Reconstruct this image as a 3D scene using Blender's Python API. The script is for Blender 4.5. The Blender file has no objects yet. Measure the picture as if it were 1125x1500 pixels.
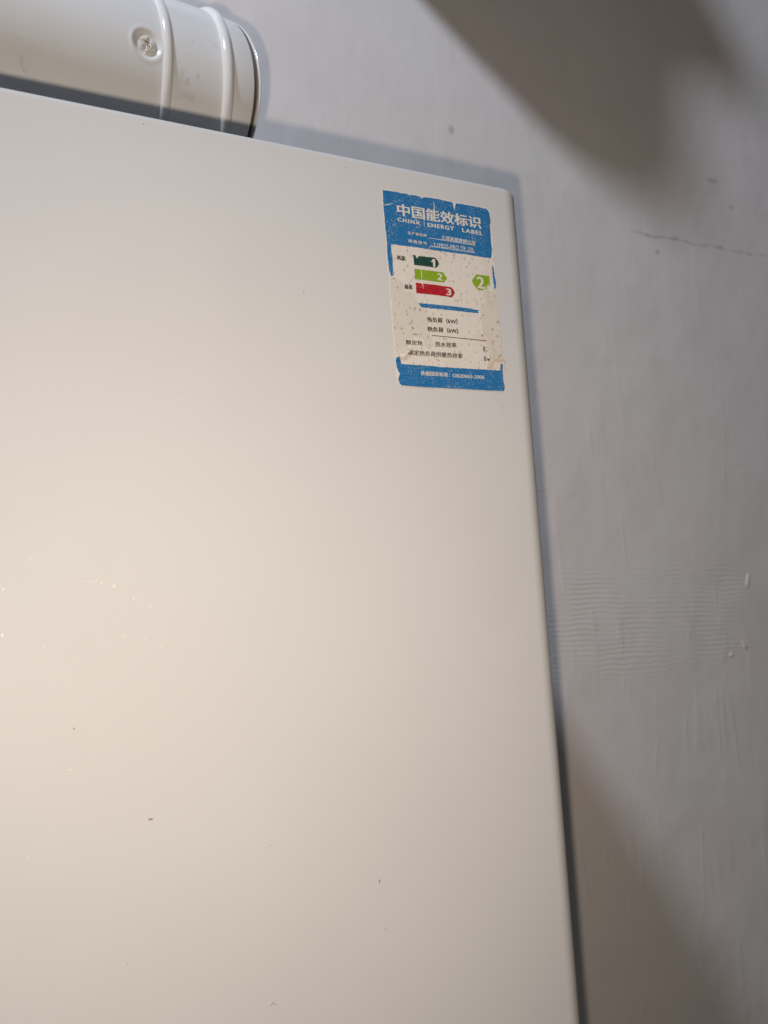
import bpy, bmesh, math, random
from mathutils import Vector, Matrix, noise
from mathutils.geometry import tessellate_polygon
random.seed(4)
S = bpy.context.scene
COL = S.collection
H = 1.5                       # height of the camera above the floor; the panel's frame has z = 0 there

# ------------------------------------------------------------------ camera
cam = bpy.data.cameras.new('camera')
cam.sensor_fit = 'VERTICAL'; cam.sensor_height = 36.0; cam.sensor_width = 27.0
cam.lens = 28.53
cam.clip_start = 0.02; cam.clip_end = 50
cam.dof.use_dof = True; cam.dof.focus_distance = 0.42; cam.dof.aperture_fstop = 11
co = bpy.data.objects.new('camera', cam); COL.objects.link(co)
right = Vector((0.88027, -0.46982, -0.06627)); down = Vector((-0.02530, 0.09301, -0.99534)); fwd = Vector((0.47379, 0.87785, 0.06998))
up = -down
m = Matrix((right, up, -fwd)).transposed().to_4x4()
m.translation = Vector((0, -0.365, H))
co.matrix_world = m
S.camera = co

# ------------------------------------------------------------------ light and exposure
w = bpy.data.worlds.new('World'); S.world = w; w.use_nodes = True
bg = w.node_tree.nodes['Background']
bg.inputs[0].default_value = (1.0, 0.97, 0.95, 1); bg.inputs[1].default_value = 0.045
def lamp(name, loc, col, watt, rad):
    l = bpy.data.lights.new(name, 'POINT'); l.color = col; l.energy = watt; l.shadow_soft_size = rad
    o = bpy.data.objects.new(name, l); COL.objects.link(o); o.location = loc; return o
# the phone's torch, a few centimetres beside its lens
tl = bpy.data.lights.new('phone_torch', 'AREA'); tl.shape = 'DISK'; tl.size = .010; tl.color = (1.0, 0.82, 0.65); tl.energy = 1.60; tl.spread = math.radians(160)
to = bpy.data.objects.new('phone_torch', tl); COL.objects.link(to); to.location = (-0.0440, -0.400, H - 0.0490)
to.rotation_euler = (fwd + Vector((.46, 0, .14))).to_track_quat('-Z', 'Y').to_euler()
# the room's cool lamp, high up on the left
lamp('room_lamp', (-0.575, -0.50, H + 1.556), (0.79, 0.855, 0.99), 75, 0.082)
S.view_settings.view_transform = 'Standard'; S.view_settings.look = 'None'
S.view_settings.exposure = 0.07; S.view_settings.gamma = 1
S.cycles.max_bounces = 8

# ------------------------------------------------------------------ helpers
def tag(o, label=None, cat=None, group=None, kind=None):
    if label: o['label'] = label
    if cat: o['category'] = cat
    if group: o['group'] = group
    if kind: o['kind'] = kind
    return o
def empty(name, loc):
    o = bpy.data.objects.new(name, None); COL.objects.link(o); o.location = loc; o.empty_display_size = .05
    return o
def link(name, me, mat, parent=None, smooth=False):
    """world-space mesh; under a parent it is stored relative to the parent's place"""
    o = bpy.data.objects.new(name, me); COL.objects.link(o)
    if mat: me.materials.append(mat)
    if smooth:
        me.polygons.foreach_set('use_smooth', [True] * len(me.polygons))
    if parent:
        off = Vector((0, 0, 0)); p = parent
        while p: off += p.location; p = p.parent
        me.transform(Matrix.Translation(-off)); o.parent = parent
    return o
def from_bm(name, bm, mat, parent=None, smooth=False):
    bmesh.ops.recalc_face_normals(bm, faces=bm.faces)
    me = bpy.data.meshes.new(name); bm.to_mesh(me); bm.free()
    return link(name, me, mat, parent, smooth)
class G:
    """small node-graph helper"""
    def __init__(s, name):
        s.m = bpy.data.materials.new(name); s.m.use_nodes = True
        s.t = s.m.node_tree; s.b = s.t.nodes['Principled BSDF']; s.c = s.n('ShaderNodeTexCoord').outputs['Object']
    def n(s, kind, **k):
        x = s.t.nodes.new(kind)
        for a, v in k.items(): setattr(x, a, v)
        return x
    def put(s, sock, v):
        if hasattr(v, 'links') or isinstance(v, bpy.types.NodeSocket): s.t.links.new(v, sock)
        else: sock.default_value = v
    def math(s, op, a, b=0.0, c=0.0):
        x = s.n('ShaderNodeMath', operation=op)
        s.put(x.inputs[0], a); s.put(x.inputs[1], b); s.put(x.inputs[2], c)
        return x.outputs[0]
    def noise(s, scale, detail=3, rough=.5, vec=None, dist=0):
        x = s.n('ShaderNodeTexNoise'); s.put(x.inputs['Vector'], vec or s.c)
        x.inputs['Scale'].default_value = scale; x.inputs['Detail'].default_value = detail
        x.inputs['Roughness'].default_value = rough; x.inputs['Distortion'].default_value = dist
        return x.outputs[0]
    def map(s, scale=(1, 1, 1), loc=(0, 0, 0), rot=(0, 0, 0)):
        x = s.n('ShaderNodeMapping'); s.put(x.inputs[0], s.c)
        x.inputs['Scale'].default_value = scale; x.inputs['Location'].default_value = loc; x.inputs['Rotation'].default_value = rot
        return x.outputs[0]
    def ramp(s, v, a, b, lo=0.0, hi=1.0):
        x = s.n('ShaderNodeMapRange'); x.interpolation_type = 'SMOOTHSTEP'
        s.put(x.inputs[0], v)
        for i, q in enumerate((a, b, lo, hi)): x.inputs[i + 1].default_value = q
        return x.outputs[0]
    def mix(s, f, a, b):
        x = s.n('ShaderNodeMix', data_type='RGBA'); s.put(x.inputs[0], f)
        s.put(x.inputs[6], a if not isinstance(a, tuple) else (*a, 1)); s.put(x.inputs[7], b if not isinstance(b, tuple) else (*b, 1))
        return x.outputs[2]
    def bump(s, h, strength, dist, prev=None):
        x = s.n('ShaderNodeBump'); x.inputs['Strength'].default_value = strength; x.inputs['Distance'].default_value = dist
        s.put(x.inputs['Height'], h)
        if prev: s.t.links.new(prev, x.inputs['Normal'])
        return x.outputs[0]
    def done(s, col, rough=.5, normal=None, **k):
        s.put(s.b.inputs['Base Color'], (*col, 1) if isinstance(col, tuple) else col)
        s.put(s.b.inputs['Roughness'], rough)
        if normal: s.t.links.new(normal, s.b.inputs['Normal'])
        for a, v in k.items(): s.put(s.b.inputs[a.replace('_', ' ')], v)
        return s.m

# ------------------------------------------------------------------ materials
def wall_material():
    g = G('painted_plaster')
    sep = g.n('ShaderNodeSeparateXYZ'); g.t.links.new(g.c, sep.inputs[0]); X, Y, Z = sep.outputs
    warm = g.mix(g.ramp(g.noise(5, 4), .35, .65), (.87, .835, .83), (.86, .855, .84))
    col = g.mix(g.ramp(g.noise(22, 5, .6), .4, .75, 0, .6), warm, (.82, .79, .78))
    def spot(x, z, rx, rz, c, k, old):
        dx = g.math('DIVIDE', g.math('SUBTRACT', X, x), rx); dz = g.math('DIVIDE', g.math('SUBTRACT', Z, z), rz)
        d = g.math('SQRT', g.math('ADD', g.math('MULTIPLY', dx, dx), g.math('MULTIPLY', dz, dz)))
        d = g.math('ADD', d, g.math('MULTIPLY', g.math('SUBTRACT', g.noise(260, 3), .5), 1.6))
        return g.mix(g.ramp(d, .6, 1.2, k, 0), old, c)
    col = spot(.4672, .4461, .004, .005, (.33, .31, .26), .42, col)
    col = spot(.7505, .3535, .004, .003, (.25, .22, .18), .42, col)
    col = spot(.8600, .4600, .011, .0035, (.38, .38, .36), .42, col)
    col = spot(.8900, .4300, .004, .003, (.38, .36, .33), .42, col)
    col = spot(.5415, .0698, .012, .0008, (.38, .36, .36), .4, col)
    col = spot(.5000, .2900, .0015, .002, (.35, .33, .3), .42, col)
    col = spot(.5150, .2050, .0015, .002, (.35, .33, .3), .42, col)
    # brownish hairline crack running level
    zc = g.math('ADD', .3722, g.math('MULTIPLY', g.math('SUBTRACT', g.noise(30, 4), .5), .010))
    d = g.math('ABSOLUTE', g.math('SUBTRACT', Z, zc))
    thick = g.math('MULTIPLY', g.ramp(g.noise(26, 4, .6), .42, .66), .0030)
    line = g.math('MULTIPLY', g.ramp(g.math('SUBTRACT', d, thick), -.0014, .0012, 1, 0), g.math('MULTIPLY', g.ramp(X, .700, .725), g.ramp(X, .97, .93)))
    col = g.mix(g.math('MULTIPLY', line, .40), col, (.34, .25, .16))
    # relief: uneven plaster, upright drips, a combed patch
    big = g.noise(7, 3, .5)
    mid = g.noise(38, 4, .5, g.map((1, 1, .55)))
    drip = g.noise(45, 3, .5, g.map((1, 1, .22)), .6)
    fine = g.noise(420, 3, .6)
    wv = g.n('ShaderNodeTexWave', wave_type='BANDS', bands_direction='Z'); g.put(wv.inputs[0], g.map((1, 1, 1), (0, 0, 0), (0, math.radians(-4), 0)))
    wv.inputs['Scale'].default_value = 58; wv.inputs['Distortion'].default_value = 6.5; wv.inputs['Detail'].default_value = 3; wv.inputs['Detail Scale'].default_value = .35
    mask = g.math('MULTIPLY', g.math('MULTIPLY', g.ramp(X, .50, .56), g.ramp(X, .88, .80)), g.math('MULTIPLY', g.ramp(Z, -.15, -.11), g.ramp(Z, -.005, -.03)))
    mask = g.math('MULTIPLY', mask, g.ramp(g.noise(16, 4, .6), .34, .58))
    low = g.ramp(Z, .25, -.15, .35, 1)
    n = g.bump(big, .4, .008)
    n = g.bump(mid, .30, .0014, n)
    n = g.bump(g.math('MULTIPLY', g.ramp(drip, .55, .75), low), .30, .0010, n)
    n = g.bump(g.math('MULTIPLY', wv.outputs[1], mask), .46, .0006, n)
    n = g.bump(g.math('MULTIPLY', line, -1), .5, .0005, n)
    n = g.bump(g.noise(11, 2, .4, None, .3), .40, .0045, n)
    n = g.bump(fine, .25, .0003, n)
    return g.done(col, .55, n, Specular_IOR_Level=.3)
def enamel(name, col, rough, dirt=None, k=.5, peel=.08, spec=.5):
    g = G(name)
    c = g.mix(g.ramp(g.noise(9, 4), .35, .65), col, tuple(v * .975 for v in col))
    if dirt:
        f = g.math('MULTIPLY', g.ramp(g.noise(45, 6, .7, g.map((1, 1, .8), (0, 0, 0), (0, .6, 0)), 1.0), .56, .72), g.ramp(g.noise(16, 2), .42, .62))
        c = g.mix(g.math('MULTIPLY', f, k), c, dirt)
    n = g.bump(g.noise(700, 2), peel, .0003)
    n = g.bump(g.noise(12, 2), .10, .0015, n)
    r = g.math('ADD', rough, g.math('MULTIPLY', g.math('SUBTRACT', g.noise(60, 4), .5), .08))
    return g.done(c, r, n, Specular_IOR_Level=spec)
def print_material(name, col, speck=0, worn=(.74, .70, .64)):
    g = G(name); c = col
    if speck:
        a = g.ramp(g.noise(1700, 2, .7), .665 - .03 * speck, .70 - .03 * speck)
        b = g.math('MULTIPLY', a, g.ramp(g.noise(120, 3), .40, .62, .25, 1))
        c = g.mix(b, col, worn)
        c = g.mix(g.math('MULTIPLY', g.ramp(g.noise(400, 4), .35, .65), .28), c, tuple(v * 1.35 for v in col))
    return g.done(c, .5, g.bump(g.noise(900, 3), .3, .0001))
def paper_material(name, col, stain, k, pink=.25):
    g = G(name)
    v = g.n('ShaderNodeTexVoronoi'); g.put(v.inputs['Vector'], g.map((1, 1, .75))); v.inputs['Scale'].default_value = 400; v.inputs['Randomness'].default_value = 1
    sp = g.math('MULTIPLY', g.ramp(g.math('ADD', v.outputs['Distance'], g.math('MULTIPLY', g.noise(900, 3), .5)), .34, .62, 1, 0), g.ramp(g.noise(90, 3), .30, .50))
    c = g.mix(g.math('MULTIPLY', sp, k), col, stain)
    c = g.mix(g.math('MULTIPLY', g.ramp(g.noise(60, 3), .52, .7), pink), c, (.62, .47, .38))
    c = g.mix(g.ramp(g.noise(500, 4), .4, .7, 0, .25), c, tuple(q * .86 for q in col))
    return g.done(c, .75, g.bump(g.noise(700, 4), .35, .00025))
M = dict(
    wall=wall_material(),
    panel=enamel('white_panel_enamel', (.678, .690, .700), .55, peel=.10, spec=.3),
    casing=enamel('grey_casing_steel', (.10, .10, .105), .42),
    pipe=enamel('white_pipe_paint', (.86, .875, .88), .20, (.34, .36, .35), .75, .05),
    rib=enamel('white_rib_paint', (.86, .86, .85), .12, peel=.03),
    seal=G('grey_seal').done((.16, .14, .12), .6),
    screw=enamel('painted_screw', (.74, .72, .69), .15, (.10, .09, .08), .9, .05),
    paper=paper_material('sticker_paper', (.77, .74, .695), (.37, .33, .28), .62),
    torn=paper_material('torn_paper', (.70, .67, .61), (.31, .29, .24), .85, .2),
    flap=paper_material('curled_paper', (.78, .76, .68), (.5, .45, .38), .2, .1),
    pink=paper_material('glue_residue', (.70, .60, .53), (.5, .36, .3), .5, .6),
    blue=print_material('blue_print', (.014, .165, .42), 1.9),
    dkgreen=print_material('dark_green_print', (.012, .060, .045), .2),
    green=print_material('green_print', (.24, .40, .018), .25),
    red=print_material('red_print', (.42, .012, .022), .15),
    white=print_material('white_lettering', (.76, .73, .67)),
    black=print_material('black_lettering', (.022, .020, .020), .5, (.55, .5, .43)),
    glint=G('painted_glint').done((.86, .85, .82), .3),  # pale colour for painted highlights on the panel's scratches
    dust=G('brown_dust').done((.20, .14, .09), .8),
    rod=G('steel_rod').done((.55, .55, .55), .3, Metallic=1.0),
    blocker=G('grey_blocker').done((.22, .21, .20), .9),
)
OUT = {
    'paper': [(-90.18,-13.38),(-79.3,-13.24),(-66.32,-13.2),(-51.14,-12.87),(-46.28,-13.17),(-36.24,-13.17),(-21.67,-13.09),(-20.16,-14.49),(-19.65,-20.03),(-19.9,-24.37),(-19.47,-30.77),(-19.75,-39.4),(-19.42,-44.07),(-19.41,-44.11),(-19.32,-54.68),(-19.7,-68.78),(-19.45,-71.11),(-19.08,-84.69),(-18.97,-95.91),(-19.18,-100.57),(-17.49,-101.62),(-18.33,-103.99),(-19.11,-109.82),(-18.91,-117.5),(-19.71,-120.03),(-27.04,-120.25),(-47.28,-120.17),(-55.81,-120.19),(-72.23,-120.34),(-86.77,-120.12),(-88.32,-118.74),(-89.08,-114.4),(-88.89,-110.49),(-89.3,-106.29),(-89.17,-104.65),(-89.31,-100.75),(-89.17,-94.22),(-89.34,-84.41),(-89.39,-77.86),(-89.48,-77.13),(-89.58,-62.65),(-89.05,-60.96),(-89.86,-58.33),(-90.12,-49.99),(-89.97,-45.75),(-89.72,-42.4),(-90.14,-35.81),(-90.25,-27.5),(-90.37,-20.84)],
    'blue_top': [(-89.96,-13.91),(-84.95,-13.68),(-79.33,-13.65),(-78.91,-13.99),(-78.42,-13.57),(-74.04,-13.72),(-73.49,-14.55),(-72.81,-13.66),(-66.51,-13.75),(-65.67,-14.82),(-64.41,-13.58),(-56.14,-13.27),(-51.19,-13.44),(-46.31,-13.51),(-45.38,-13.99),(-45.22,-16.07),(-44.51,-17.94),(-44.11,-16.74),(-43.41,-13.67),(-36.28,-13.6),(-22.23,-13.65),(-20.76,-15.45),(-20.01,-20.08),(-20.8,-23.64),(-20.82,-28.81),(-20.86,-33.11),(-20.59,-37.36),(-21.5,-41.76),(-22.12,-42.91),(-23.9,-42.92),(-38.85,-42.71),(-58.14,-43.13),(-70.26,-42.97),(-86.76,-43.26),(-87.02,-43.69),(-87.11,-47.86),(-86.76,-49.56),(-86.8,-53.22),(-86.85,-58.7),(-87.13,-60.74),(-88.24,-60.86),(-89.22,-57.89),(-89.5,-53.56),(-89.81,-48.13),(-89.77,-46.05),(-89.37,-42.68),(-89.77,-35.75),(-90.04,-28.13),(-90.1,-23.13)],
    'blue_strip': [(-21.23,-46.49),(-20.43,-48.94),(-20.08,-52.81),(-19.54,-57.05),(-20.07,-60.24),(-21.11,-60.35),(-21.43,-57.26),(-21.47,-54.14),(-21.65,-51.04),(-21.52,-47.11)],
    'blue_bottom': [(-86.25,-103.97),(-88.53,-104.94),(-89.08,-106.27),(-88.73,-109.83),(-87.85,-112.71),(-86.98,-113.31),(-87.42,-114.31),(-88.39,-116.31),(-87.75,-118.55),(-86.56,-119.79),(-72.21,-120.07),(-55.79,-119.95),(-47.25,-119.91),(-27.02,-119.99),(-20.06,-119.78),(-19.14,-117.51),(-19.71,-113.7),(-19.67,-108.31),(-19.27,-104.05),(-20.91,-104.15),(-21.42,-108.03),(-24.53,-108.05),(-46.23,-108.27),(-63.58,-108.35),(-65.11,-108.2),(-71.24,-108.17),(-85.41,-108.23),(-85.89,-107.86),(-86.19,-106.41)],
    'blue_bar': [(-72.38,-73.92),(-51.82,-73.65),(-44.09,-73.66),(-37.83,-73.82),(-36.96,-74.12),(-32.42,-74.08),(-33.87,-74.98),(-33.04,-75.94),(-38.93,-76.03),(-60.88,-76.02),(-66.05,-76.33),(-66.4,-75.44),(-66.9,-76.34),(-71.09,-76.08),(-71.24,-75.35),(-72.06,-75.06)],
    'arrow1': [(-73.73,-47.34),(-72.56,-47.38),(-72.01,-48.42),(-71.22,-49.07),(-70.27,-47.64),(-59.8,-47.25),(-58.38,-48.39),(-57.45,-50.16),(-57.98,-51.35),(-59.18,-52.82),(-73.51,-52.99)],
    'arrow2': [(-73.59,-55.11),(-69.73,-55.09),(-69.35,-55.6),(-68.97,-55.07),(-55.24,-54.91),(-52.81,-58.1),(-55.3,-60.72),(-73.55,-60.83)],
    'arrow3': [(-73.45,-62.78),(-69.59,-62.76),(-69.28,-64.06),(-68.66,-62.73),(-55.9,-62.63),(-59.79,-62.87),(-50.87,-62.8),(-49.42,-63.78),(-48.47,-65.57),(-49.27,-67.17),(-50.49,-68.62),(-60.25,-68.38),(-61.13,-68.4),(-73.33,-68.56)],
    'arrow4': [(-33.08,-53.54),(-24.1,-53.47),(-24.1,-59.51),(-25.25,-58.39),(-26.26,-59.35),(-26.32,-61.49),(-27.53,-61.62),(-26.73,-59.4),(-28.43,-60.37),(-27.86,-61.66),(-29.07,-62.29),(-32.29,-62.52),(-35.43,-59.59),(-36.37,-57.38)],
    'torn_left': [(-89.22,-61.52),(-85.64,-61.48),(-81.69,-63.22),(-81.0,-67.54),(-79.25,-68.82),(-75.46,-68.05),(-74.11,-71.96),(-72.63,-74.38),(-70.71,-76.59),(-67.8,-77.05),(-67.92,-77.8),(-67.94,-80.83),(-67.26,-83.79),(-68.16,-86.88),(-67.04,-90.48),(-65.9,-92.06),(-65.04,-95.68),(-65.76,-97.41),(-68.91,-98.31),(-70.75,-97.44),(-70.8,-93.45),(-73.73,-92.01),(-77.52,-92.31),(-81.37,-93.61),(-82.42,-95.17),(-81.73,-98.24),(-81.3,-99.86),(-85.77,-102.46),(-88.69,-104.62),(-89.16,-100.74),(-89.03,-94.2),(-89.19,-84.4),(-89.24,-77.84)],
    'torn_right': [(-20.11,-60.63),(-24.49,-62.66),(-29.61,-63.2),(-29.0,-66.61),(-28.59,-69.66),(-32.3,-72.72),(-32.21,-75.78),(-32.23,-76.95),(-32.4,-83.87),(-31.83,-87.65),(-29.17,-88.59),(-28.86,-91.25),(-29.77,-95.15),(-28.71,-98.52),(-26.68,-101.44),(-19.55,-100.59),(-19.21,-95.93),(-19.27,-84.7),(-19.64,-71.13)],
    'flap_left': [(-89.2,-105.05),(-88.54,-104.02),(-85.01,-102.15),(-81.89,-100.23),(-78.84,-99.42),(-79.49,-100.55),(-81.27,-101.76),(-84.74,-103.44),(-86.25,-103.87)],
    'flap_right': [(-28.94,-98.53),(-26.15,-100.72),(-18.26,-100.82),(-17.47,-101.3),(-17.9,-101.95),(-25.37,-102.2),(-26.27,-104.48),(-28.08,-106.7),(-30.75,-106.86),(-30.1,-104.72),(-28.24,-102.39)],
    'residue': [(-18.56,-104.0),(-17.26,-105.08),(-16.04,-108.1),(-16.7,-109.1),(-18.39,-107.08)],
    'crack0': [(-58.17,-14.99),(-58.23,-19.15),(-58.74,-23.37),(-58.44,-25.41),(-58.23,-25.35),(-58.22,-23.28),(-57.71,-19.06),(-57.96,-14.94)],
    'crack1': [(-70.39,-26.34),(-70.5,-27.91),(-70.24,-28.28),(-70.06,-28.2),(-70.04,-27.79),(-70.21,-26.3)],
    'crack2': [(-65.34,-25.75),(-65.39,-30.21),(-65.11,-30.15),(-65.06,-25.69)],
    'crack3': [(-62.17,-30.08),(-62.08,-31.79),(-61.92,-31.75),(-62.01,-30.04)],
    'crack4': [(-90.03,-22.49),(-87.37,-21.79),(-83.96,-20.52),(-83.99,-20.32),(-87.44,-21.28),(-90.06,-22.29)],
    'crack5': [(-69.45,-55.62),(-69.48,-59.27),(-69.54,-60.93),(-69.34,-60.92),(-68.97,-59.19),(-69.25,-55.58)],
    'crack6': [(-69.56,-61.52),(-69.18,-63.16),(-68.79,-65.5),(-68.64,-65.46),(-68.8,-63.04),(-69.41,-61.46)],
    'crack7': [(-34.07,-31.52),(-34.0,-34.06),(-33.86,-34.02),(-33.93,-31.49)],
    'crack8': [(-52.02,-13.13),(-51.87,-14.67),(-51.75,-14.63),(-51.89,-13.09)],
    'figure_one': [(-62.59,-49.85),(-61.54,-48.52),(-60.9,-48.14),(-59.87,-48.12),(-60.06,-52.47),(-61.43,-52.45),(-61.39,-49.86),(-62.28,-50.27)],
    'rule_w1': [(-62.84,-36.34),(-32.25,-36.44),(-32.28,-36.76),(-62.87,-36.65)],
    'rule_w2': [(-62.83,-40.96),(-32.65,-40.85),(-32.68,-41.18),(-62.86,-41.27)],
    'rule_k1': [(-65.54,-91.03),(-29.33,-91.28),(-29.36,-91.64),(-65.57,-91.37)],
    'rule_k2': [(-77.36,-91.17),(-74.72,-91.23),(-74.75,-91.6),(-77.39,-91.55)],
    'dot1': [(-83.6,-91.31),(-83.03,-91.1),(-83.0,-91.63),(-83.38,-91.72)],
    'dot2': [(-32.86,-88.96),(-32.05,-88.13),(-31.49,-89.0)],
    'dot3': [(-77.72,-87.69),(-77.13,-87.38),(-76.81,-88.11),(-76.37,-88.17),(-77.05,-88.7),(-77.57,-89.07),(-77.85,-88.89),(-77.21,-88.38)],
    'dot4': [(-74.06,-91.44),(-73.45,-91.46),(-73.55,-91.73),(-74.0,-91.7)],
    'mark5': [(-30.14,-101.67),(-29.25,-101.99),(-28.3,-101.63),(-28.03,-102.11),(-29.11,-102.94),(-29.95,-103.11),(-29.34,-102.46),(-30.07,-102.35)],
    'mark6': [(-29.85,-94.96),(-29.4,-95.12),(-29.62,-95.52),(-29.88,-95.38)],
    'mark7': [(-30.02,-96.89),(-29.14,-97.21),(-29.35,-97.57),(-29.97,-97.3)],
}
TXT = [
    ['中国能效标识', 'w', 0.03, (-81.91, -26.63), (-26.83, -26.32), (-81.96, -19.89)],
    ['CHINA', 'w', 0.042, (-82.02, -29.94), (-68.06, -29.98), (-82.01, -27.85)],
    ['ENERGY', 'w', 0.042, (-63.12, -30.28), (-45.63, -29.87), (-63.25, -28.04)],
    ['LABEL', 'w', 0.042, (-40.43, -29.96), (-26.41, -30.02), (-40.37, -27.68)],
    ['生产者名称', 'w', 0.02, (-76.28, -36.35), (-64.12, -36.24), (-76.26, -34.66)],
    ['规格型号', 'w', 0.02, (-76.25, -40.83), (-64.3, -40.88), (-76.3, -38.98)],
    ['土耳其德贵柯公司', 'w', 0.03, (-54.96, -36.26), (-32.35, -36.45), (-54.62, -33.89)],
    ['L1PB25-PRO TR 23L', 'w', 0.008, (-59.71, -40.99), (-33.22, -40.55), (-59.6, -38.71)],
    ['耗能', 'k', 0.042, (-84.13, -51.35), (-78.7, -51.3), (-84.02, -48.92)],
    ['最高', 'k', 0.042, (-80.67, -66.99), (-75.66, -66.86), (-80.64, -64.5)],
    ['2', 'w', 0.03, (-59.45, -59.61), (-56.0, -59.75), (-59.22, -55.9)],
    ['3', 'w', 0.03, (-54.34, -67.62), (-50.86, -67.71), (-54.16, -63.91)],
    ['2', 'w', 0.03, (-32.99, -61.25), (-27.84, -61.46), (-32.95, -54.68)],
    ['热负荷（kW）', 'k', 0.034, (-68.04, -83.92), (-48.14, -83.61), (-67.95, -81.03)],
    ['热负荷（kW）', 'k', 0.034, (-68.09, -89.29), (-48.07, -88.88), (-68.01, -86.4)],
    ['额定热', 'k', 0.02, (-82.11, -97.35), (-71.69, -97.31), (-82.06, -94.85)],
    ['热水效率', 'k', 0.02, (-63.97, -97.28), (-50.1, -97.06), (-63.65, -94.37)],
    ['额定热负荷供暖热效率', 'k', 0.02, (-81.36, -103.02), (-46.64, -102.82), (-80.99, -100.16)],
    ['8', 'k', 0.006, (-32.38, -97.7), (-30.69, -97.7), (-32.21, -94.87)],
    ['8', 'k', 0.006, (-32.25, -103.25), (-30.61, -103.3), (-32.09, -100.5)],
    ['依据国家标准', 'w', 0.022, (-74.34, -113.65), (-56.93, -113.62), (-74.22, -111.26)],
    ['：', 'w', 0.02, (-56.29, -113.39), (-55.77, -113.4), (-56.17, -112.09)],
    ['GB20665-2006', 'w', 0.014, (-54.05, -113.64), (-32.91, -113.55), (-53.89, -111.7)],
]
WHITE= [(30.3, 13.5, 0.6), (31.5, 12.6, 0.4), (29.5, 14.0, 0.4), (31.0, 15.3, 0.3), (19.2, 2.0, 0.6), (50.3, 3.0, 0.4), (51.8, 3.4, 0.3), (55.3, 2.9, 0.5), (57.6, 2.1, 0.8), (58.2, 1.3, 0.5), (59.6, 2.1, 0.6), (62.4, 0.6, 0.8), (62.9, -0.1, 0.6), (65.9, -0.8, 0.4), (67.1, -2.3, 0.24), (70.6, -5.3, 0.6), (72.4, -6.3, 0.26), (77.2, -9.5, 0.4), (77.9, -9.1, 0.3), (55.9, -19.5, 0.4), (66.3, -21.4, 0.4), (74.6, -23.3, 0.4), (75.1, -25.5, 0.36), (76.0, -26.5, 0.24), (81.0, -27.5, 0.4), (18.3, -16.5, 0.6), (33.6, -22.6, 0.4), (83.6, -42.1, 0.36), (105.0, -51.9, 0.4), (25.2, -105.5, 0.5), (42.1, -74.0, 0.4), (126.4, -4.4, 0.3)]
DARK= [(73.9, -100.3, 0.75), (73.0, -100.1, 0.5), (181.0, -151.0, 0.45), (180.9, -151.7, 0.4), (44.0, -57.4, 0.5), (159.8, 140.9, 0.45), (159.0, 31.7, 0.25), (182.6, -174.4, 0.35), (123.6, -191.2, 0.4), (124.9, -192.2, 0.4), (122.9, -191.9, 0.3), (124.7, -184.4, 0.25), (61.5, -156.9, 0.25), (84.4, 212.1, 0.4), (187.7, 210.0, 0.4), (99.6, 28.4, 0.2), (95.6, 86.7, 0.3), (126.4, -122.4, 0.25), (277.0, 89.0, 0.3), (277.2, 86.6, 0.35), (277.0, 84.3, 0.3), (274.2, 94.7, 0.2)]
BLOCKER= [(398.9, 610.3, 0.08), (440.3, 578.9, 0.09), (507.9, 528.3, 0.11), (593.8, 466.6, 0.15), (649.7, 433.7, 0.18), (715.1, 407.3, 0.22), (781.7, 400.9, 0.24), (824.8, 431.8, 0.25), (830.8, 476.7, 0.25), (831.8, 521.1, 0.24), (839.2, 558.3, 0.24), (885.1, 582.2, 0.24), (937.2, 580.1, 0.26), (979.6, 589.6, 0.28), (965.5, 634.0, 0.28), (918.0, 678.6, 0.27), (892.2, 727.6, 0.26), (890.8, 811.9, 0.24), (624.2, 763.8, 0.18), (435.1, 666.2, 0.1)]

# ------------------------------------------------------------------ the wall
WY = 0.300                     # wall plane, the panel's face is y = 0
def build_wall():
    bm = bmesh.new()
    bmesh.ops.create_cube(bm, size=1)
    bmesh.ops.scale(bm, vec=(6.4, .12, 2.9), verts=bm.verts)
    me_off = Vector((1.2, WY + .06, -.05))
    bmesh.ops.translate(bm, vec=me_off, verts=bm.verts)
    o = from_bm('wall', bm, M['wall']); o.location = (0, 0, H)
    tag(o, 'off-white painted plaster wall with uneven trowel marks behind the boiler', kind='structure')
    for x, z, ln, wd, a in ((.853, -.043, .019, .0040, .25), (.836, -.119, .013, .0036, -.55), (.812, -.128, .007, .0045, .9)):
        b = bmesh.new(); bmesh.ops.create_icosphere(b, subdivisions=3, radius=1)
        for v in b.verts:
            k = 1 + .35 * noise.noise(v.co * 1.7 + Vector((x * 90, 0, z * 50)))
            p = Vector((v.co.x * wd * k * (.75 - .3 * v.co.z), v.co.y * .0010, v.co.z * ln * .5 * k))
            v.co = Matrix.Rotation(a, 3, 'Y') @ p + Vector((x, WY, z))
        d = from_bm('plaster_drip', b, M['wall'], None, True); d.parent = o
    return o
build_wall()

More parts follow.
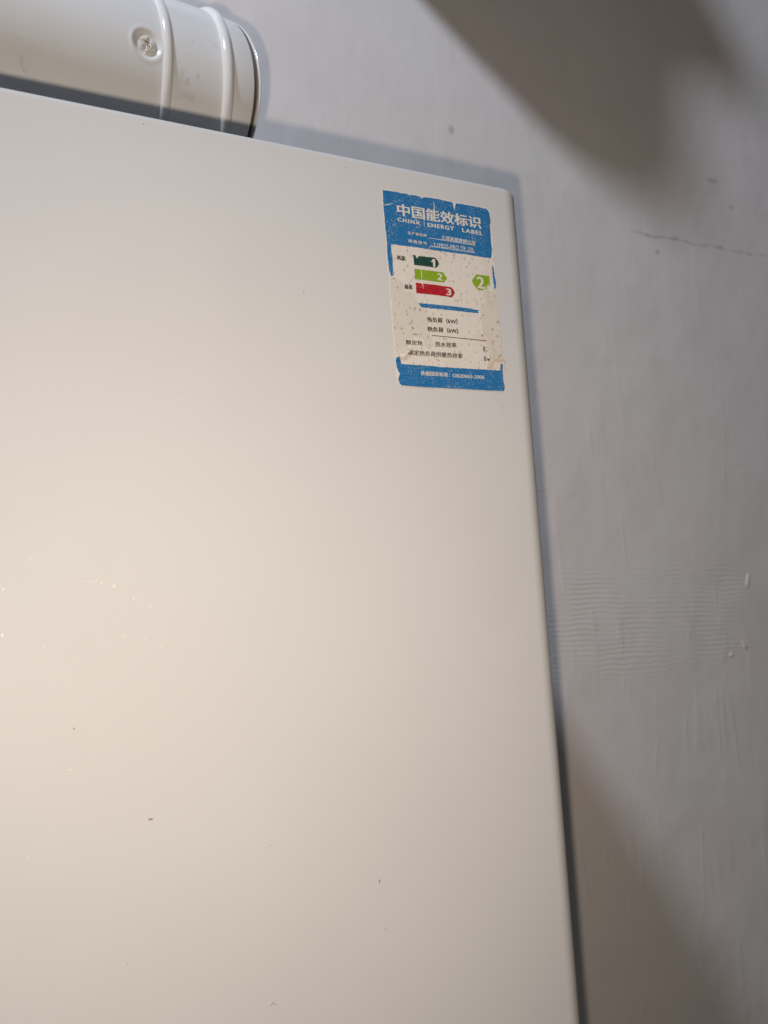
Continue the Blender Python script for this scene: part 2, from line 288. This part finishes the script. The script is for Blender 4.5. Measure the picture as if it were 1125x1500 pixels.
# ------------------------------------------------------------------ the boiler
PX0, PX1, PZ0, PZ1 = -.121, .3045, -.545, .2176      # panel outline
boiler = empty('gas_boiler', (.09, WY, H + PZ0))
tag(boiler, 'white wall-hung gas boiler with flat front panel and torn blue label', 'boiler')
def rounded_box(x0, x1, y0, y1, z0, z1, rv, rt, seg=8):
    """box whose upright front edges have radius rv and whose top and bottom front rims have radius rt"""
    bm = bmesh.new()
    bmesh.ops.create_cube(bm, size=1)
    for v in bm.verts:
        v.co = Vector((x0 if v.co.x < 0 else x1, y0 if v.co.y < 0 else y1, z0 if v.co.z < 0 else z1))
    e = [e for e in bm.edges if abs(e.verts[0].co.x - e.verts[1].co.x) < 1e-6 and all(abs(v.co.y - y0) < 1e-6 for v in e.verts)]
    bmesh.ops.bevel(bm, geom=e, offset=rv, segments=seg, profile=.5, affect='EDGES')
    e = [e for e in bm.edges if (all(abs(v.co.z - z1) < 1e-6 for v in e.verts) or all(abs(v.co.z - z0) < 1e-6 for v in e.verts)) and not all(abs(v.co.y - y1) < 1e-6 for v in e.verts)]
    bmesh.ops.bevel(bm, geom=e, offset=rt, segments=5, profile=.5, affect='EDGES')
    bmesh.ops.translate(bm, vec=(0, 0, H), verts=bm.verts)
    return bm
panel = from_bm('front_panel', rounded_box(PX0, PX1, 0, .025, PZ0, PZ1, .014, .0038), M['panel'], boiler, True)
casing = from_bm('casing', rounded_box(PX0 + .002, PX1 - .002, .0255, WY - .0005, PZ0 + .002, PZ1 - .002, .001, .001, 2), M['casing'], boiler)
def auto_smooth(o, deg=40):
    me = o.data
    bm = bmesh.new(); bm.from_mesh(me)
    for e in bm.edges:
        if len(e.link_faces) == 2 and e.calc_face_angle() > math.radians(deg): e.smooth = False
    bm.to_mesh(me); bm.free()
auto_smooth(panel)

def flecks(name, pts, mat, parent, jag, y, size=1):
    bm = bmesh.new()
    for q, (x, z, r) in enumerate(pts):
        r *= size; yy = y - q * 1e-6
        n = 9; a0 = random.random() * 6.3; sx = random.uniform(.6, 1.1); sz = random.uniform(.8, 1.5); vs = []
        for i in range(n):
            a = a0 + i * 2 * math.pi / n; rr = r * (1 + random.uniform(-jag, jag)) / 1000
            vs.append(bm.verts.new((x / 1000 + math.cos(a) * rr * sx, yy, z / 1000 + math.sin(a) * rr * sz + H)))
        bm.faces.new(vs)
    o = from_bm(name, bm, mat, parent); tag(o, kind='stuff'); return o
flecks('scratch_glint', WHITE, M['glint'], panel, .5, -.00006, .8)  # torch glints on scratches, painted as pale flecks
flecks('dust_speck', DARK, M['dust'], panel, .35, -.00006, .7)
def streak(pts, wd):
    """row of tiny pale flecks, painted glints of hairline scratches, along a path given in millimetres"""
    out = []
    for (x0, z0), (x1, z1) in zip(pts, pts[1:]):
        k = max(2, int(math.hypot(x1 - x0, z1 - z0) / .9))
        for i in range(k):
            if random.random() < .45: continue
            t = i / k; out.append((x0 + (x1 - x0) * t + random.uniform(-.5, .5), z0 + (z1 - z0) * t + random.uniform(-.5, .5), random.uniform(.10, wd)))
    return out
fine = streak([(46, 2.5), (52, 3), (58, 1.5), (66, -3), (74, -10)], .30) + streak([(55, -22), (64, -24), (70, -27), (77, -31)], .16) + streak([(28, 12), (33, 11.5), (36, 9)], .18) + streak([(62, -39), (65, -34)], .2)
flecks('hairline_glint', fine, M['glint'], panel, .3, -.00005)

# ------------------------------------------------------------------ the sticker: millimetres from the panel's top right corner
LX, LZ = .299, .2155
sticker = empty('energy_label', (LX, 0, H + LZ)); sticker.parent = boiler
sticker.location = Vector((LX, 0, H + LZ)) - boiler.location
tag(sticker, 'torn blue and white energy efficiency sticker')
def ragged(pts, j, step=1.1):
    out = []
    n = len(pts)
    for i in range(n):
        a = Vector(pts[i]); b = Vector(pts[(i + 1) % n]); d = b - a; k = max(1, int(d.length / step))
        nrm = Vector((-d.y, d.x)).normalized() if d.length > 0 else Vector((0, 0))
        for s in range(k):
            p = a + d * (s / k)
            out.append(p + nrm * (random.uniform(-j, j) + j * 1.5 * noise.noise(Vector((p.x * .9, p.y * .9, 3)))))
    return out
def sheet(name, pts, mat, layer, j=.12, thick=0, curl=None, label=None, step=1.1):
    pts = ragged(pts, j, step) if j else [Vector(p) for p in pts]
    tri = tessellate_polygon([[Vector((p.x, p.y, 0)) for p in pts]])
    bm = bmesh.new()
    y = lambda p: -(layer + (curl(p) if curl else 0)) / 1000
    top = [bm.verts.new((p.x / 1000 + LX, y(p), p.y / 1000 + LZ + H)) for p in pts]
    for t in tri:
        if len(set(t)) == 3:
            try: bm.faces.new([top[i] for i in t])
            except ValueError: pass
    if thick:
        bot = [bm.verts.new(v.co + Vector((0, thick / 1000, 0))) for v in top]
        n = len(top)
        for i in range(n): bm.faces.new((top[i], top[(i + 1) % n], bot[(i + 1) % n], bot[i]))
    o = from_bm(name, bm, mat, sticker)
    if label: o['label'] = label
    return o
sheet('paper_backing', OUT['paper'], M['paper'], .12, .10, .10)
sheet('blue_print', OUT['blue_top'], M['blue'], .16, .09, label='blue upper field with the title')
sheet('blue_print', OUT['blue_strip'], M['blue'], .16, .16, label='worn sliver of blue right border')
sheet('blue_print', OUT['blue_bottom'], M['blue'], .16, .09, label='blue lower band with the standard number')
sheet('dividing_bar', OUT['blue_bar'], M['blue'], .16, .08)
sheet('grade_arrow', OUT['arrow1'], M['dkgreen'], .18, .05, label='dark green arrow numbered 1')
sheet('grade_arrow', OUT['arrow2'], M['green'], .18, .05, label='light green arrow numbered 2')
sheet('grade_arrow', OUT['arrow3'], M['red'], .18, .05, label='red arrow numbered 3')
sheet('grade_marker', OUT['arrow4'], M['green'], .18, .05, label='green pointer numbered 2')
def lift(amount):
    return lambda p: amount * (.5 + .5 * noise.noise(Vector((p.x * .35, p.y * .35, 1))))
sheet('lettering', OUT['figure_one'], M['white'], .21, .02, label='white numeral 1')
sheet('line_rule', OUT['rule_w1'], M['white'], .20, .02, label='white underline')
sheet('line_rule', OUT['rule_w2'], M['white'], .20, .02, label='white underline')
sheet('line_rule', OUT['rule_k1'], M['black'], .20, .02, label='black rule')
# lettering
def lettering(s, colour, bold, p0, p1, p2):
    cu = bpy.data.curves.new('t', 'FONT'); cu.body = s; cu.resolution_u = 4
    cu.space_character = {'CHINA': 1.35, 'ENERGY': 1.2, 'LABEL': 1.25, '规格型号': 1.3, '生产者名称': 1.1}.get(s, 1.0)
    o = bpy.data.objects.new('t', cu); COL.objects.link(o)
    bpy.context.view_layer.update()
    me = bpy.data.meshes.new_from_object(o.evaluated_get(bpy.context.evaluated_depsgraph_get()))
    bpy.data.objects.remove(o)
    xs = [v.co.x for v in me.vertices]; ys = [v.co.y for v in me.vertices]
    x0, x1, y0, y1 = min(xs) - bold, max(xs) + bold, min(ys), max(ys)
    a, b, c = Vector(p0), Vector(p1), Vector(p2)
    if bold:                  # weight: the glyphs laid down three times, each a hair apart
        V = [v.co.copy() for v in me.vertices]; F = [tuple(p.vertices) for p in me.polygons]; n = len(V)
        vv, ff = [], []
        for i, (dx, dy) in enumerate(((-bold, 0), (bold, 0), (0, bold * .4), (0, -bold * .4))):
            vv += [(v.x + dx, v.y + dy, i) for v in V]; ff += [tuple(k + i * n for k in f) for f in F]
        me = bpy.data.meshes.new('lettering'); me.from_pydata(vv, [], ff); me.update()
    for v in me.vertices:
        q = a + (b - a) * ((v.co.x - x0) / (x1 - x0)) + (c - a) * ((v.co.y - y0) / (y1 - y0))
        v.co = Vector((q.x / 1000 + LX, -.00021 - .000006 * v.co.z, q.y / 1000 + LZ + H))
    me.materials.clear()
    t = link('lettering', me, M['white'] if colour == 'w' else M['black'], sticker)
    t['label'] = ('white' if colour == 'w' else 'black') + ' lettering ' + s
for row in TXT: lettering(*row)
for k in ('torn_left', 'torn_right'):
    sheet('torn_paper', OUT[k], M['torn'], .24, .18, .05, label='stained bare paper where the print has torn off')
for k in ('dot1', 'dot2', 'dot3', 'dot4', 'mark5', 'mark6', 'mark7', 'rule_k2'):
    sheet('print_remnant', OUT[k], M['black'], .26, .03, step=.5)
for k in range(9):
    sheet('tear_line', OUT['crack%d' % k], M['white'], .225, .04, step=.6)
sheet('curled_flap', OUT['flap_left'], M['flap'], .45, .10, .18, lift(.9), 'curled paper flap at the lower left')
sheet('curled_flap', OUT['flap_right'], M['pink'], .34, .10, .08, lift(.3), 'curled paper flap at the lower right')
sheet('glue_residue', OUT['residue'], M['pink'], .05, .15)

# ------------------------------------------------------------------ the flue pipe above the boiler
C1 = Vector((.1214, .1928, H + .3401)); C2 = Vector((.1678, .1976, H + .3401)); C3 = Vector((.1715, .1983, H + .3401)); R0 = .0685
flue = empty('flue_pipe', (-.055, .19, H + PZ1))
tag(flue, 'glossy white flue pipe with two raised ribs lying above the boiler', 'flue pipe')
def ring_dirs(th):
    return Vector((-math.sin(th), math.cos(th), 0)), Vector((0, 0, 1))
def sweep(stations, mat, name, parent, n=192, close_end=False, dent=None):
    """stations: (centre, turn of the ring plane, radius)"""
    vs, fs = [], []
    for c, th, r in stations:
        u, wv = ring_dirs(th)
        for i in range(n):
            a = 2 * math.pi * i / n
            d = u * math.cos(a) + wv * math.sin(a); p = c + d * r
            if dent: p = dent(p, d)
            vs.append(p)
    for k in range(len(stations) - 1):
        for i in range(n):
            j = (i + 1) % n
            fs.append((k * n + i, k * n + j, (k + 1) * n + j, (k + 1) * n + i))
    if close_end: fs.append(tuple(range((len(stations) - 1) * n, len(stations) * n)))
    me = bpy.data.meshes.new(name); me.from_pydata(vs, [], fs); me.update()
    o = link(name, me, mat, parent, True); auto_smooth(o, 50)
    return o
SC = Vector((.1176, .1245, H + .3375))
def dent(p, d):
    q = p - SC; l = q.length
    if l < .016:
        k = 1 / (1 + math.exp((l - .0080) / .0007))
        rim = math.exp(-((l - .0100) / .0013) ** 2)
        p = p - d * (.0022 * k) + d * .0005 * rim
    return p
TH = .12
axis = Vector((math.cos(TH), math.sin(TH), 0))
st = []
for s in [x * .004 for x in range(-44, -9)] + [-.036 + x * .0006 for x in range(0, 60)]:
    st.append((C1 + axis * s, TH, R0))
st = [a for a in st if a[0].x < .121]
K = 24
for i in range(K + 1):
    t = i / K; th = TH + (.075 - TH) * t
    st.append((C1.lerp(C2, t), th, R0))
for i in range(1, 9):
    t = i / 8; st.append((C2.lerp(C3, t), .075 + (.29 - .075) * t, R0 - .0002 * t))
sweep(st, M['pipe'], 'pipe_body', flue, 288, dent=dent)
# elbow at the hidden left end, down into the boiler's top
def elbow():
    c0 = C1 + axis * -.176; vs = []; n = 48; fs = []; rb = .085
    steps = 14
    for k in range(steps + 1):
        a = math.pi / 2 * k / steps
        c = c0 - axis * rb * math.sin(a) - Vector((0, 0, rb * (1 - math.cos(a))))
        d = (-axis * math.cos(a) - Vector((0, 0, math.sin(a))))
        u = Vector((-axis.y, axis.x, 0)); wv = u.cross(d)
        for i in range(n):
            b = 2 * math.pi * i / n; vs.append(c + (u * math.cos(b) + wv * math.sin(b)) * R0)
    base = c.z
    for i in range(n): vs.append(Vector((vs[steps * n + i].x, vs[steps * n + i].y, H + PZ1 - .001)))
    for k in range(steps + 1):
        for i in range(n): fs.append((k * n + i, k * n + (i + 1) % n, (k + 1) * n + (i + 1) % n, (k + 1) * n + i))
    me = bpy.data.meshes.new('elbow'); me.from_pydata(vs, [], fs); me.update(); link('elbow', me, M['pipe'], flue, True)
elbow()
def rib(c, th, hw, hh, name='raised_rib'):
    a = Vector((math.cos(th), math.sin(th), 0)); sts = []
    for i in range(11):
        t = -1 + 2 * i / 10; sts.append((c + a * hw * t, th, R0 - .0006 + hh * math.sqrt(max(0, 1 - t * t))))
    return sweep(sts, M['rib'], name, flue, 192)
rib(C1, .142, .0036, .0032)
rib(C2 + axis * -.0005, .065, .0040, .0036)
# grey seal and the end cap
a3 = Vector((math.cos(.33), math.sin(.33), 0))
sweep([(C3 + a3 * s, .32, R0 + r) for s, r in ((-.0002, -.002), (.0, -.0003), (.0007, -.0003), (.0011, -.002))], M['seal'], 'seal_ring', flue)
sweep([(C3 + a3 * s, .345, r) for s, r in ((.0009, R0 - .003), (.0010, R0 - .0004), (.0014, R0), (.0020, R0 - .0002), (.0026, R0 - .0012), (.0030, R0 - .003), (.0032, R0 - .012))], M['rib'], 'end_cap', flue, close_end=True)
# branch from the pipe's back into the wall
def branch():
    vs, fs, n = [], [], 64
    for y in (.235, WY + .01):
        for i in range(n):
            b = 2 * math.pi * i / n; vs.append((.115 + .045 * math.cos(b), y, C1.z + .045 * math.sin(b)))
    for i in range(n): fs.append((i, (i + 1) % n, n + (i + 1) % n, n + i))
    me = bpy.data.meshes.new('wall_branch'); me.from_pydata(vs, [], fs); me.update(); link('wall_branch', me, M['pipe'], flue, True)
branch()
# screw sunk in a dimple
def screw():
    u, wv = None, None
    d = (SC - Vector((SC.x, .1925, C1.z))).normalized(); t1 = Vector((1, 0, 0)); t1 = (t1 - d * t1.dot(d)).normalized(); t2 = d.cross(t1)
    bm = bmesh.new(); n = 40; prof = [(.0072, -.0022), (.0070, -.0014), (.0064, -.0006), (.0052, .0001), (.0036, .0006), (.0018, .0008)]
    rings = []
    for r, h in prof:
        ring = []
        for i in range(n):
            a = 2 * math.pi * i / n
            k = 0
            if r < .0040:
                ca, sa = abs(r * math.cos(a + .5)), abs(r * math.sin(a + .5))
                if min(ca, sa) < .0008: k = -.0012
            ring.append(bm.verts.new(SC + t1 * r * math.cos(a) + t2 * r * math.sin(a) + d * (h + k)))
        rings.append(ring)
    for a, b in zip(rings, rings[1:]):
        for i in range(n): bm.faces.new((a[i], a[(i + 1) % n], b[(i + 1) % n], b[i]))
    c = bm.verts.new(SC + d * -.0006)
    for i in range(n): bm.faces.new((rings[-1][i], rings[-1][(i + 1) % n], c))
    o = from_bm('screw', bm, M['screw'], flue, True)
    bm = bmesh.new()
    for x, y, r in ((-.0004, .0012, .0009), (.0010, .0004, .0006), (.0016, -.0010, .0005), (-.0016, .0018, .0005), (.0002, -.0018, .0004)):
        vs = []
        for i in range(7):
            a = 2 * math.pi * i / 7; rr = r * random.uniform(.6, 1.2)
            vs.append(bm.verts.new(SC + t1 * (x + rr * math.cos(a)) + t2 * (y + rr * math.sin(a)) + d * .00095))
        bm.faces.new(vs)
    from_bm('rust_fleck', bm, M['seal'], o)
screw()

# ------------------------------------------------------------------ above the frame: an invented sheet, added to block the room lamp; only its shadow is in view
LB = Vector((-.575, -.50, 1.556))
def blocker(name, outline, label):
    """outline: (x, z) of the cast shadow on the wall in mm and the cloth's distance from the wall there"""
    bm = bmesh.new(); pts = []
    for x, z, dist in outline:
        wp = Vector((x / 1000, WY, z / 1000)); t = dist / (WY - LB.y); pts.append(wp + (LB - wp) * t)
    tri = tessellate_polygon([[Vector((a[0], a[1], 0)) for a in outline]])
    vs = [bm.verts.new(p + Vector((0, 0, H))) for p in pts]
    for t in tri: bm.faces.new([vs[i] for i in t])
    ex = bmesh.ops.extrude_face_region(bm, geom=list(bm.faces))
    bmesh.ops.translate(bm, vec=(0, .002, 0), verts=[v for v in ex['geom'] if isinstance(v, bmesh.types.BMVert)])
    o = from_bm(name, bm, M['blocker']); tag(o, label, 'blocker')
    return o
blocker('shadow_blocker', BLOCKER, 'grey cloth added unseen above the frame to cast a shadow on the wall')
